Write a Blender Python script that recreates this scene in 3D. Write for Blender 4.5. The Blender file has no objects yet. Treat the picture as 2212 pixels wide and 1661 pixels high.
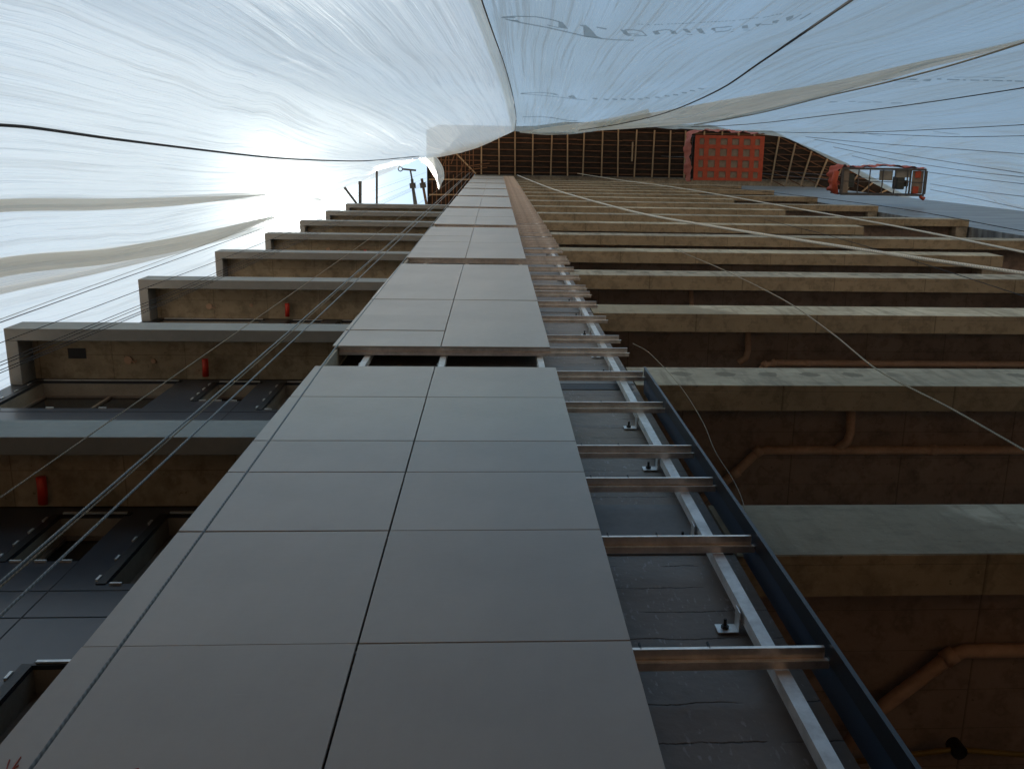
import bpy, math, random
from mathutils import Vector, Matrix, noise
from mathutils.bvhtree import BVHTree
random.seed(7)
S = bpy.context.scene; COL = S.collection

# ------------------------------------------------------------------ camera model
F, PX, PY = 2012.0, 1188.0, 830.5          # focal length and principal point for a 2212 px wide picture
def nrm(v): return Vector(v).normalized()
Zc = nrm((-117, 508, -F)); Xc = nrm((34018, -129, -F)); Xc = (Xc - Zc*Xc.dot(Zc)).normalized(); Yc = Zc.cross(Xc)
R = Matrix((Xc, Yc, Zc))                   # world = R @ cam ; camera stands at the origin, ground 1.6 m below
def ray(px, py): return (R @ Vector((px-PX, PY-py, -F))).normalized()
def aX(px, py, v): d = ray(px, py); return d*(v/d.x)
def aY(px, py, v): d = ray(px, py); return d*(v/d.y)
def aZ(px, py, v): d = ray(px, py); return d*(v/d.z)
cam = bpy.data.cameras.new('camera'); co = bpy.data.objects.new('camera', cam); COL.objects.link(co)
co.matrix_world = R.to_4x4(); cam.sensor_width = 36; cam.lens = 36*F/2212
cam.shift_x = -(PX-1106)/2212; cam.clip_start = .02; cam.clip_end = 4000
S.camera = co
GZ = -1.6

# ------------------------------------------------------------------ object helpers
def link(o, parent=None):
    COL.objects.link(o)
    if parent is not None: o.parent = parent
    return o
def tag(o, label=None, cat=None, group=None, kind=None):
    if label: o['label'] = label
    if cat: o['category'] = cat
    if group: o['group'] = group
    if kind: o['kind'] = kind
    return o
def empty(name, loc=(0, 0, 0), parent=None):
    o = bpy.data.objects.new(name, None); o.location = loc; o.empty_display_size = .1
    return link(o, parent)
class MB:
    def __init__(s): s.v = []; s.f = []
    def box(s, x0, x1, y0, y1, z0, z1):
        b = len(s.v)
        s.v += [(x, y, z) for z in (z0, z1) for y in (y0, y1) for x in (x0, x1)]
        s.f += [tuple(b+i for i in q) for q in ((0, 2, 3, 1), (4, 5, 7, 6), (0, 1, 5, 4), (2, 6, 7, 3), (0, 4, 6, 2), (1, 3, 7, 5))]
        return s
    def bar(s, p, q, w, h, up=(0, 0, 1)):           # rectangular bar between two points
        p = Vector(p); q = Vector(q); d = (q-p).normalized(); u = Vector(up)
        a = d.cross(u)
        if a.length < 1e-4: a = d.cross(Vector((1, 0, 0)))
        a.normalize(); c = a.cross(d).normalized(); b = len(s.v)
        for e in (p, q):
            for i, j in ((-1, -1), (1, -1), (1, 1), (-1, 1)): s.v.append(tuple(e + a*(w/2*i) + c*(h/2*j)))
        s.f += [tuple(b+i for i in t) for t in ((0, 1, 2, 3), (7, 6, 5, 4), (0, 4, 5, 1), (1, 5, 6, 2), (2, 6, 7, 3), (3, 7, 4, 0))]
        return s
    def tube(s, pts, r, n=8, cap=True):
        pts = [Vector(p) for p in pts]; b = len(s.v); m = len(pts)
        ref = None
        for i, p in enumerate(pts):
            d = (pts[min(i+1, m-1)] - pts[max(i-1, 0)]).normalized()
            if ref is None: ref = d.orthogonal().normalized()
            ref = (ref - d*ref.dot(d)).normalized(); c = d.cross(ref)
            for k in range(n):
                t = 2*math.pi*k/n; s.v.append(tuple(p + (ref*math.cos(t) + c*math.sin(t))*r))
        for i in range(m-1):
            for k in range(n):
                k2 = (k+1) % n; s.f.append((b+i*n+k, b+i*n+k2, b+(i+1)*n+k2, b+(i+1)*n+k))
        if cap: s.f.append(tuple(b+k for k in range(n))[::-1]); s.f.append(tuple(b+(m-1)*n+k for k in range(n)))
        return s
    def prism(s, poly, z0, z1):
        b = len(s.v); n = len(poly)
        s.v += [(x, y, z0) for x, y in poly] + [(x, y, z1) for x, y in poly]
        s.f += [tuple(b+i for i in range(n))[::-1], tuple(b+n+i for i in range(n))]
        s.f += [(b+i, b+(i+1) % n, b+n+(i+1) % n, b+n+i) for i in range(n)]
        return s
    def build(s, name, mat, parent=None, loc=(0, 0, 0), smooth=False, bevel=0):
        me = bpy.data.meshes.new(name); me.from_pydata(s.v, [], s.f); me.update()
        me.materials.append(mat)
        if smooth: me.polygons.foreach_set('use_smooth', [True]*len(me.polygons))
        o = bpy.data.objects.new(name, me); o.location = loc
        link(o, parent)
        if bevel:
            m = o.modifiers.new('bevel', 'BEVEL'); m.width = bevel; m.segments = 2; m.limit_method = 'ANGLE'
        return o
def dup(o, parent, loc=None):
    c = o.copy(); link(c, parent)
    if loc is not None: c.location = loc
    for ch in list(o.children):
        g = ch.copy(); link(g, c)
        for ch2 in list(ch.children):
            h = ch2.copy(); link(h, g)
    return c

# ------------------------------------------------------------------ materials
class NT:
    def __init__(s, name):
        s.m = bpy.data.materials.new(name); s.m.use_nodes = True; s.t = s.m.node_tree; s.t.nodes.clear()
        s.out = s.t.nodes.new('ShaderNodeOutputMaterial')
    def n(s, typ, **kw):
        nd = s.t.nodes.new('ShaderNode'+typ)
        for k, v in kw.items():
            if k in nd.inputs: nd.inputs[k].default_value = v
            else: setattr(nd, k, v)
        return nd
    def l(s, a, b): s.t.links.new(a, b)
    def coord(s, scale=(1, 1, 1), kind='Object', rot=(0, 0, 0)):
        c = s.n('TexCoord'); m = s.n('Mapping'); m.inputs['Scale'].default_value = scale; m.inputs['Rotation'].default_value = rot
        s.l(c.outputs[kind], m.inputs[0]); return m.outputs[0]
    def noise(s, vec, scale, detail=5, rough=.55):
        n = s.n('TexNoise', Scale=scale, Detail=detail, Roughness=rough); s.l(vec, n.inputs['Vector']); return n.outputs['Fac']
    def ramp(s, fac, stops):
        r = s.n('ValToRGB'); e = r.color_ramp.elements
        while len(e) < len(stops): e.new(.5)
        for i, (p, c) in enumerate(stops):
            e[i].position = p; e[i].color = (c, c, c, 1) if isinstance(c, (int, float)) else (*c, 1)
        s.l(fac, r.inputs[0]); return r.outputs[0]
    def mix(s, fac, a, b, mode='MIX'):
        m = s.n('MixRGB', blend_type=mode)
        for i, x in enumerate((fac, a, b)):
            if hasattr(x, 'links'): s.l(x, m.inputs[i])
            elif i == 0: m.inputs[0].default_value = x
            else: m.inputs[i].default_value = (*x, 1) if not isinstance(x, (int, float)) else (x, x, x, 1)
        return m.outputs[0]
    def math(s, op, a, b=0.0, c=0.0):
        m = s.n('Math', operation=op)
        for i, x in enumerate((a, b, c)):
            if hasattr(x, 'links'): s.l(x, m.inputs[i])
            else: m.inputs[i].default_value = x
        return m.outputs[0]
    def bsdf(s, col, rough=.8, metal=0, bump=None, dist=.01, bs=.5, spec=.5, coat=0):
        p = s.n('BsdfPrincipled')
        for x, k in ((col, 'Base Color'), (rough, 'Roughness'), (metal, 'Metallic')):
            if hasattr(x, 'links'): s.l(x, p.inputs[k])
            else: p.inputs[k].default_value = (*x, 1) if k == 'Base Color' else x
        p.inputs['Specular IOR Level'].default_value = spec; p.inputs['Coat Weight'].default_value = coat
        if bump is not None:
            b = s.n('Bump', Strength=bs, Distance=dist); s.l(bump, b.inputs['Height']); s.l(b.outputs[0], p.inputs['Normal'])
        s.l(p.outputs[0], s.out.inputs[0]); return s.m
def simple(name, c1, c2, scale=3, rough=.8, metal=0, stretch=(1, 1, 1), bs=.3, dist=.005, spec=.5, lo=.35, hi=.65):
    t = NT(name); v = t.coord(stretch); f = t.noise(v, scale)
    f2 = t.noise(v, scale*9, 4)
    col = t.ramp(t.mix(.35, f, f2), [(lo, c1), (hi, c2)])
    return t.bsdf(col, rough, metal, f2, dist, bs, spec)

M = {}
def mat_panel():
    t = NT('grey_porcelain_panel'); v = t.coord(); info = t.n('ObjectInfo')
    f = t.noise(v, 1.3, 6, .6); f2 = t.noise(t.coord((1, 1, 9)), 14, 4)
    c = t.ramp(f, [(.3, (.35, .322, .290)), (.7, (.40, .370, .334))])
    rnd = t.math('MULTIPLY_ADD', info.outputs['Random'], .16, .92)
    c = t.mix(.6, c, rnd, 'MULTIPLY')
    spots = t.ramp(t.noise(t.coord((5, 5, 34)), 2.3, 3, .5), [(.74, 0), (.79, 1)])
    cloud = t.ramp(t.noise(t.coord((1, 1, .5)), 2.1, 7, .7), [(.35, .93), (.7, 1.05)])
    c = t.mix(1, c, cloud, 'MULTIPLY')
    c = t.mix(t.math('MULTIPLY', spots, .5), c, (.46, .44, .42))
    r = t.ramp(f2, [(.3, .36), (.7, .46)])
    return t.bsdf(c, r, 0, t.noise(v, .9, 2), .02, .12, .55)
M['panel'] = mat_panel()
def mat_wall():
    t = NT('grey_waterproofed_blockwork'); v = t.coord()
    f = t.noise(v, 2.2, 6, .6)
    c = t.ramp(f, [(.3, (.14, .118, .105)), (.7, (.23, .198, .176))])
    # rough horizontal block courses and cracked joints
    sx = t.n('SeparateXYZ'); t.l(v, sx.inputs[0])
    wob = t.noise(t.coord((2.2, 1, 2.5)), 3.0, 5, .65)
    z = t.math('ADD', sx.outputs[2], t.math('MULTIPLY', wob, .05))
    fr = t.math('FRACT', t.math('MULTIPLY', z, 5.1))
    line = t.ramp(fr, [(0, 1), (.03, 0), (.975, 0), (1, 1)])
    brk = t.ramp(t.noise(t.coord((1.4, 1, 3)), 4, 3), [(.42, 0), (.52, 1)])
    crack = t.math('MULTIPLY', line, brk)
    c = t.mix(crack, c, (.02, .02, .022))
    scr = t.ramp(t.noise(t.coord((14, 1, 5)), 5, 3, .5), [(.61, 0), (.68, 1)])
    region = t.ramp(t.noise(v, 3.1, 2), [(.44, 0), (.55, 1)])
    c = t.mix(t.math('MULTIPLY', t.math('MULTIPLY', scr, region), .38), c, (.42, .42, .43))
    h = t.math('SUBTRACT', t.noise(v, 16, 5), crack)
    return t.bsdf(c, .55, 0, h, .012, .5, .5)
M['wall'] = mat_wall()
M['band'] = simple('smooth_grey_slab_edge', (.14, .14, .145), (.19, .19, .195), 3, .6)
def mat_conc(name, a, b, patches=False, joints=0, big=False):
    t = NT(name); v = t.coord()
    f = t.noise(v, 1.2, 8, .65); c = t.ramp(f, [(.3, a), (.68, b)])
    drip = t.ramp(t.noise(t.coord((3.5, 3.5, .5)), 2.2, 4, .6), [(.52, 0), (.62, .5), (.7, 0)])
    c = t.mix(drip, c, tuple(x*.6 for x in a))
    if big:
        sp = t.n('SeparateXYZ'); t.l(v, sp.inputs[0])
        side = t.math('ADD', t.math('ADD', sp.outputs[0], t.math('MULTIPLY', sp.outputs[2], .9)), t.math('MULTIPLY', t.noise(v, 3, 4), .7))
        c = t.mix(t.ramp(t.math('MULTIPLY_ADD', side, .25, 0), [(.60, .75), (.63, 0)]), c, tuple(x*.8 for x in a))
        speck = t.ramp(t.noise(t.coord((1, 1, 2)), 22, 5, .7), [(.62, 0), (.7, .6)])
        c = t.mix(speck, c, (.5, .49, .42))
    st = t.ramp(t.noise(t.coord((1.2, 1.2, 3)), 3, 6, .7), [(.5, 0), (.66, 1)])
    c = t.mix(t.math('MULTIPLY', st, .5), c, tuple(x*.5 for x in a))
    pits = t.ramp(t.noise(v, 26, 2), [(.7, 0), (.74, 1)])
    c = t.mix(t.math('MULTIPLY', pits, .5), c, tuple(x*.3 for x in a))
    h = t.noise(v, 18, 6)
    if patches:
        s = t.n('SeparateXYZ'); t.l(v, s.inputs[0])
        n1 = t.noise(v, 4, 3)
        x = t.math('SUBTRACT', t.math('FRACT', t.math('MULTIPLY_ADD', n1, .35, t.math('MULTIPLY', s.outputs[0], 3.0))), .5)
        z = t.math('ADD', s.outputs[2], .22)
        n2 = t.noise(v, 30, 3)
        d = t.math('ADD', t.math('POWER', t.math('MULTIPLY', x, 3.2), 2), t.math('POWER', t.math('MULTIPLY', z, 10), 2))
        d = t.math('MULTIPLY_ADD', n2, .8, d)
        m = t.ramp(d, [(.85, 1), (1.0, 0)])
        keep = t.ramp(t.noise(t.coord((.45, 1, .1)), 1.5, 2), [(.42, 0), (.5, 1)])
        c = t.mix(t.math('MULTIPLY', t.math('MULTIPLY', m, keep), .75), c, tuple(q*.55 for q in a))
    if joints:
        s = t.n('SeparateXYZ'); t.l(v, s.inputs[0])
        fx = t.math('FRACT', t.math('MULTIPLY_ADD', s.outputs[0], 1/joints, .37)); lx = t.ramp(fx, [(0, 1), (.014, 0), (1, 0)])
        fy = t.math('FRACT', t.math('MULTIPLY_ADD', s.outputs[1], 1/.22, .8)); ly = t.ramp(fy, [(0, 1), (.03, 0), (1, 0)])
        j = t.math('MULTIPLY', t.math('MAXIMUM', lx, ly), .65)
        c = t.mix(j, c, tuple(q*.25 for q in a)); h = t.math('SUBTRACT', h, j)
    return t.bsdf(c, .88, 0, h, .008, .45, .25)
M['face'] = mat_conc('pale_concrete_beam', (.24, .215, .17), (.41, .375, .30), patches=True)
M['formed'] = mat_conc('board_marked_ceiling_concrete', (.32, .265, .18), (.50, .42, .30), joints=.61)
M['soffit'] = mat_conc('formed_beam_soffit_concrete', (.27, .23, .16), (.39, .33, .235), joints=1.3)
M['worn'] = mat_conc('worn_patchy_concrete_beam', (.29, .25, .18), (.54, .49, .38), big=True)
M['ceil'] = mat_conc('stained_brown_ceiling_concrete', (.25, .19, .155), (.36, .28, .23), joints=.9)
M['render'] = simple('grey_rendered_beam', (.20, .215, .215), (.25, .265, .265), 2, .75)
M['blue'] = simple('dark_blue_grey_cladding', (.028, .033, .045), (.042, .048, .062), 1.3, .3, 0, spec=.5, bs=.05)
def mat_side():
    t = NT('blue_grey_side_cladding'); v = t.coord((.7, 1, 1))
    s = t.n('SeparateXYZ'); t.l(v, s.inputs[0])
    f = t.noise(t.coord((.5, 1, 4)), 1.4, 5)
    c = t.ramp(f, [(.35, (.07, .08, .095)), (.62, (.18, .20, .22))])
    fz = t.math('FRACT', t.math('MULTIPLY_ADD', s.outputs[2], 1/3.0, t.math('MULTIPLY', f, .25))); ln = t.ramp(fz, [(0, 1), (.10, 0), (.5, .0), (.55, .5), (.6, 0)])
    c = t.mix(t.math('MULTIPLY', ln, .7), c, (.33, .35, .37))
    return t.bsdf(c, .4, 0, f, .01, .2)
M['side'] = mat_side()
def mat_metal(name, c, rough, spots=True, metal=1.0):
    t = NT(name); v = t.coord(); f = t.noise(v, 9, 6, .7)
    col = t.ramp(f, [(.35, tuple(x*.72 for x in c)), (.6, c)])
    r = t.ramp(f, [(.3, rough+.12), (.7, rough)])
    return t.bsdf(col, r, metal, t.noise(v, 40, 3), .002, .2)
M['galv'] = mat_metal('galvanised_steel', (.74, .75, .76), .48, metal=.5)
M['alu'] = mat_metal('mill_aluminium', (.88, .79, .72), .28, metal=.9)
M['zinc'] = mat_metal('zinc_bracket', (.7, .72, .73), .4, metal=.7)
M['bolt'] = mat_metal('dark_bolt_steel', (.06, .06, .06), .5)
M['dark'] = simple('near_black_blue_coating', (.010, .013, .02), (.016, .02, .03), 4, .32, .3, bs=.05)
M['return'] = simple('dark_blue_metal_return', (.045, .075, .13), (.06, .095, .16), 2, .35, .6, bs=.05)
M['black'] = simple('black_rubber_seal_and_gap_shade', (.008, .008, .009), (.015, .015, .016), 6, .5)
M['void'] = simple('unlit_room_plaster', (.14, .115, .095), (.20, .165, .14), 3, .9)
M['reveal'] = simple('cement_window_reveal', (.24, .215, .18), (.33, .30, .25), 6, .85)
M['glass'] = NT('dark_window_glass').bsdf((.012, .014, .016), .06, 0, spec=.6)
M['red'] = simple('red_drain_pvc', (.55, .035, .02), (.65, .05, .03), 5, .4, bs=.05)
M['pvc'] = simple('dusty_brown_pvc', (.42, .26, .17), (.58, .38, .26), 4, .6, bs=.2)
M['yellow'] = simple('yellow_conduit', (.22, .14, .02), (.30, .19, .03), 5, .5)
def mat_wood(name, a, b, st=(1, 12, 12)):
    t = NT(name); f = t.noise(t.coord(st), 2.5, 6, .6); c = t.ramp(f, [(.3, a), (.7, b)])
    return t.bsdf(c, .85, 0, f, .004, .4, .2)
M['joist'] = mat_wood('weathered_pine_joist', (.17, .145, .105), (.30, .26, .195), (12, 1, 12))
M['batten'] = mat_wood('reddish_pine_batten', (.075, .045, .03), (.15, .09, .058), (1, 12, 12))
M['ply'] = mat_wood('dark_resin_plywood', (.010, .009, .009), (.028, .023, .02), (1, 3, 3))
M['ground'] = simple('red_brown_site_soil', (.33, .19, .11), (.46, .29, .18), .6, .95, bs=.6, dist=.05)
M['blocker_ply'] = simple('blocker_plywood', (.32, .22, .14), (.44, .32, .215), 1.5, .8, stretch=(1, 1, .3))  # boards of the added unseen blocker, brown to warm the low light
M['orange'] = simple('orange_safety_mesh', (.30, .045, .02), (.42, .075, .035), 6, .7, bs=.4)
M['pink'] = simple('faded_orange_tarp', (.30, .07, .05), (.42, .13, .095), 3, .75, bs=.5, dist=.02)
M['plygrey'] = simple('grey_deck_ply', (.16, .13, .10), (.25, .21, .17), 6, .8)
M['steel'] = simple('dull_grey_steel_frame', (.06, .062, .065), (.11, .112, .115), 8, .5, .5)
M['motor'] = simple('dark_green_winch', (.02, .028, .026), (.035, .045, .04), 8, .5)
M['lip'] = mat_metal('bright_rail_edge', (.9, .91, .92), .5, metal=.3)
M['board'] = simple('pale_grey_board', (.20, .20, .18), (.28, .28, .25), 5, .7)
def mat_rope(name, c, r=.8):
    t = NT(name); w = t.n('TexWave', Scale=26, Distortion=1.5); w.bands_direction = 'DIAGONAL'; t.l(t.coord(), w.inputs[0])
    col = t.mix(w.outputs['Fac'], tuple(x*.6 for x in c), c)
    return t.bsdf(col, r, 0, w.outputs['Fac'], .003, .4, .3)
M['rope_dark'] = mat_rope('dark_twisted_rope', (.035, .033, .035))
M['rope_grey'] = mat_rope('grey_cord', (.13, .13, .135))
M['rope_blue'] = mat_rope('steel_blue_cable', (.20, .235, .25), .45)
M['rope_white'] = mat_rope('off_white_rope', (.70, .67, .60))
M['rope_tan'] = mat_rope('tan_cord', (.34, .29, .22))

def mat_net(name, dens=1.0, tint=(.80, .85, .86), seed=0.0):
    """woven raffia screen: UV.x = metres across, UV.y = metres of height"""
    t = NT(name); tc = t.n('TexCoord')
    def mp(sx, sy, ox=0):
        m = t.n('Mapping'); m.inputs['Scale'].default_value = (sx, sy, 1); m.inputs['Location'].default_value = (seed+ox, seed*2, seed)
        t.l(tc.outputs['UV'], m.inputs[0]); return m.outputs[0]
    long1 = t.noise(mp(2.4, .028), 1.0, 5, .6)             # long vertical pull folds
    long2 = t.noise(mp(9, .07, 5), 1.0, 5, .6)
    fine = t.noise(mp(40, .22, 9), 1.0, 3, .6)
    cloud = t.noise(mp(.5, .12, 3), 1.0, 4, .5)
    h = t.math('ADD', t.math('MULTIPLY', long1, 1.0), t.math('ADD', t.math('MULTIPLY', long2, .38), t.math('MULTIPLY', fine, .10)))
    bump = t.n('Bump', Strength=.9, Distance=.13); t.l(h, bump.inputs['Height'])
    # the weave is closed where it is creased together, open where it is stretched
    crease = t.ramp(long2, [(.53, 0), (.60, .9), (.65, 0)])
    hair = t.ramp(fine, [(.60, 0), (.68, 1)])
    # selvedge threads every quarter metre
    sx = t.n('SeparateXYZ'); t.l(tc.outputs['UV'], sx.inputs[0])
    wob = t.math('MULTIPLY', cloud, .5)
    fr = t.math('FRACT', t.math('ADD', t.math('MULTIPLY', sx.outputs[0], 3.6), wob))
    thread = t.ramp(fr, [(0, 1), (.028, 0), (1, 0)])
    thread = t.math('MULTIPLY', thread, t.ramp(cloud, [(.42, 0), (.55, 1)]))
    open_ = t.math('MULTIPLY', t.ramp(cloud, [(.3, .22), (.7, .34)]), 1.0/dens)
    open_ = t.math('MULTIPLY', open_, t.math('SUBTRACT', 1.0, t.math('MULTIPLY', crease, .55)))
    open_ = t.math('MULTIPLY', open_, t.math('SUBTRACT', 1.0, t.math('MULTIPLY', thread, .8)))
    col = t.mix(cloud, tuple(x*.93 for x in tint), tint)
    col = t.mix(t.math('MULTIPLY', hair, .42), col, (.40, .43, .46))
    col = t.mix(t.math('MULTIPLY', crease, .35), col, (.36, .40, .43))
    col = t.mix(t.math('MULTIPLY', thread, .6), col, (.26, .29, .31))
    dif = t.n('BsdfDiffuse'); tr = t.n('BsdfTranslucent'); tp = t.n('BsdfTransparent')
    fw = t.n('BsdfRefraction', Roughness=.5, IOR=1.12); gl = t.n('BsdfGlossy', Roughness=.42)
    for n_ in (dif, tr, fw, gl):
        t.l(bump.outputs[0], n_.inputs['Normal'])
        t.l(col, n_.inputs['Color'])
    tp.inputs[0].default_value = (1, 1, 1, 1)
    m1 = t.n('MixShader', Fac=.70); t.l(dif.outputs[0], m1.inputs[1]); t.l(tr.outputs[0], m1.inputs[2])
    m2 = t.n('MixShader', Fac=.30); t.l(m1.outputs[0], m2.inputs[1]); t.l(fw.outputs[0], m2.inputs[2])
    m4 = t.n('MixShader', Fac=.05); t.l(m2.outputs[0], m4.inputs[1]); t.l(gl.outputs[0], m4.inputs[2])
    m3 = t.n('MixShader'); t.l(open_, m3.inputs[0]); t.l(m4.outputs[0], m3.inputs[1]); t.l(tp.outputs[0], m3.inputs[2])
    t.l(m3.outputs[0], t.out.inputs[0]); return t.m
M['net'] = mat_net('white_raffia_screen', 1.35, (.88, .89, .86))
M['net2'] = mat_net('shade_tinted_raffia_screen', .8, (.53, .645, .70), 3.7)  # same white cloth, tint darkened and blued for the shaded right side
def mat_print():
    t = NT('faded_blue_grey_print')
    d = t.n('BsdfDiffuse', Color=(.16, .22, .27, 1)); r = t.n('BsdfTranslucent', Color=(.30, .38, .44, 1)); a = t.n('MixShader', Fac=.6)
    t.l(d.outputs[0], a.inputs[1]); t.l(r.outputs[0], a.inputs[2]); p = t.n('BsdfTransparent'); b = t.n('MixShader', Fac=.35)
    t.l(a.outputs[0], b.inputs[1]); t.l(p.outputs[0], b.inputs[2]); t.l(b.outputs[0], t.out.inputs[0]); return t.m
M['print'] = mat_print()
M['fold'] = mat_net('bunched_screen_fold', 2.8, (.72, .705, .66), 9.1)
M['cream'] = mat_net('cream_sunlit_strip', 2.2, (.97, .95, .88), 5.3)  # pale cloth that holds a sunlit band in its colour

# ------------------------------------------------------------------ ground
def ground():
    mb = MB(); n = 40; L = 1500
    g = [-L, -600, -200, -80, -40] + [-30+2*i for i in range(31)] + [40, 80, 200, 600, L]
    k = len(g)
    for y in g:
        for x in g:
            r = math.hypot(x, y)
            mb.v.append((x, y, GZ + (.12*noise.noise((x*.2, y*.2, 0)) if 3 < r < 100 else 0)))
    for j in range(k-1):
        for i in range(k-1): mb.f.append((j*k+i, j*k+i+1, (j+1)*k+i+1, (j+1)*k+i))
    tag(mb.build('ground', M['ground'], smooth=True), kind='structure')
ground()

# unseen plywood hoarding added behind the camera to darken and warm low light
def blocker():
    h = tag(empty('added_blocker', (-6.3, -2.75, GZ)), 'added, unseen brown plywood hoarding round the foot of the site', 'blocker')
    x = 0
    while x < 26: MB().box(x, x+1.215, 0, .018, .02, 6.8).build('blocker_sheet', M['blocker_ply'], h); x += 1.22
    y = .1
    while y < 6: MB().box(0, .018, y, y+1.215, .02, 6.8).build('blocker_sheet', M['blocker_ply'], h); y += 1.22
    for i in range(14): MB().box(i*2-.04, i*2+.04, -.09, -.002, 0, 6.8).build('blocker_post', M['joist'], h)
blocker()

# ------------------------------------------------------------------ the tower
TOP = 56.2
tower = tag(empty('apartment_tower', (0, 1.65, GZ)), 'tall unfinished apartment tower with concrete beams and a strip of grey panels', 'building')
TP = Vector((0, 1.65, GZ))
def tb(mb, name, mat, parent=None, **kw):       # build in world coordinates under the tower
    loc = Vector(kw.pop('loc', (0, 0, 0)))
    if parent is None: return mb.build(name, mat, tower, loc=tuple(loc-TP), **kw)
    return mb.build(name, mat, parent, loc=tuple(loc), **kw)
def te(name, loc): return empty(name, tuple(Vector(loc)-TP), tower)
WL, WR = -1.2, 1.02
tb(MB().box(WL, WR, 1.652, 3.3, GZ, TOP), 'core_wall', M['wall'])
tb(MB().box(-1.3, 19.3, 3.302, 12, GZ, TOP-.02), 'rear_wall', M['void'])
tb(MB().box(13.1, 19.3, 1.85, 3.3, GZ, TOP-.02), 'side_cladding', M['side'])
tb(MB().box(-1.24, 19.3, 1.47, 12, TOP, TOP+.25), 'roof_slab', M['face'])
# balcony floors on the right, long and short in turn
TZ = [1.19, 4.173, 7.12, 10.2, 13.28, 16.4, 19.5, 22.75, 25.9, 29.0, 32.2, 35.3, 38.4, 41.5, 44.5, 47.5, 50.5, 53.4]
ends = lambda k: 13.05 if k % 2 == 0 else 8.85
proto = {}
for k, z in enumerate(TZ):
    xe = ends(k); e = te('balcony', (0, 1.65, z))
    if xe not in proto:
        proto[xe] = [MB().box(1.03, xe, 0, .195, -.57, 0).build('edge_beam', M['face'], e),
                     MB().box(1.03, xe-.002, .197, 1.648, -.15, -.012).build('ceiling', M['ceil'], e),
                     MB().box(xe-.32, xe, .197, 1.646, -.52, -.153).build('end_beam', M['face'], e)]
        tag(proto[xe][1], 'brown stained underside of the balcony')
    else:
        for o in proto[xe]: c = o.copy(); link(c, e)
    if k == 1: MB().box(1.03, xe, 0, .195, -.57, 0).build('x', M['worn']); w_ = bpy.data.objects['x']; eb = [c for c in e.children if c.name.startswith('edge_beam')][0]; eb.data = w_.data; eb.data.name = 'edge_beam_worn'; bpy.data.objects.remove(w_)
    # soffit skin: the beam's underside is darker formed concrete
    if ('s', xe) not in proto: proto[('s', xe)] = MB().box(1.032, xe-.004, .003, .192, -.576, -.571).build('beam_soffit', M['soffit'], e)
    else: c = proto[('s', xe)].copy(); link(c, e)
    if k:
        tb(MB().box(WL+.01, WR-.005, 1.645, 1.656, z-.56, z), 'slab_edge_band', M['band'])
    if k in (1, 2, 3, 4):
        r = .036
        zz = -.24
        if k == 1:
            P = [(1.70, 1.25), (1.83, 1.02), (2.20, .69), (2.27, .66), (3.3, .66), (8.4, .66)]
        elif k == 2:
            P = [(1.55, 1.10), (1.90, .80), (2.07, .62), (2.13, .61), (4.6, .61), (8.8, .61)]
        else:
            P = [(1.75+.3*k, 1.1), (2.1+.3*k, .62), (2.2+.3*k, .6), (8.4, .6)]
        p = MB().tube([(x, y, zz) for x, y in P], r, 10).build('drain_pipe', M['pvc'], e, smooth=True)
        b = MB().tube([(2.78, .255, zz), (2.80, .46, zz), (2.78, .54, zz), (2.70, .60, zz)], r, 10)
        MB().tube([(3.45, P[-1][1], zz), (3.51, P[-1][1], zz)], r+.007, 10).build('pipe_collar', M['pvc'], p, smooth=True)
        for (x, y) in (P[1], P[2]): MB().tube([(x-.025, y+.02, zz), (x+.025, y-.02, zz)], r+.008, 10).build('pipe_collar', M['pvc'], p, smooth=True)
        b.build('pipe_branch', M['pvc'], p, smooth=True)
        if k == 1:
            y = MB().tube([(1.75, 1.22, -.3), (2.25, 1.16, -.3), (2.62, 1.2, -.3)], .014, 8).build('yellow_conduit', M['yellow'], e, smooth=True)
            MB().tube([(2.27, 1.16, -.33), (2.27, 1.16, -.32), (2.27, 1.16, -.26), (2.27, 1.16, -.255)], .038, 14).build('conduit_box', M['black'], y)

# ------------------------------------------------------------------ grey panel cladding on rails
XL, XM, XR, YF = -1.243, -.418, .426, 1.48
RZ = [2.59, 3.46, 4.15, 4.65, 5.52, 6.34, 7.14, 7.65]
leftcuts = [1.12, 1.745, 2.612, 3.49, 4.185, 4.665, 5.55, 6.375]
def blockcuts(k, side):
    z0 = 7.07+6*(k-1) if k else .8
    if k == 0: c = [.8, 1.745, 2.612, 3.49, 4.185, 4.665, 5.55, 6.375]
    elif side == 0: c = [z0, z0+.64, z0+1.37, z0+2.29, z0+3.35, z0+5.28]
    else: c = [z0, z0+2.29, z0+5.28]
    if k > 2: c = [z0, z0+2.29, z0+5.28]
    return c
for k in range(9):
    blk = te('cladding_block', (0, YF, .8 if k == 0 else 7.07+6*(k-1)))
    bz = .8 if k == 0 else 7.07+6*(k-1)
    for side, (x0, x1) in enumerate(((XL, XM-.0035), (XM+.0035, XR))):
        c = blockcuts(k, side)
        for a, b in zip(c, c[1:]):
            if b > 55.9: b = 55.9
            if b-a < .2: continue
            g = .0035 if k < 1 else .004
            h = (b-a)/2-g
            w = (x1-x0)/2
            tag(MB().box(-w, w, 0, .014, -h, h).build('cladding_panel', M['panel'], blk, loc=((x0+x1)/2, random.uniform(-.002, .002), (a+b)/2-bz+random.uniform(-.0008, .0008)), bevel=.0012)).rotation_euler = (random.uniform(-.0012, .0012), random.uniform(-.0007, .0007), random.uniform(-.0015, .0015))
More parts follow.
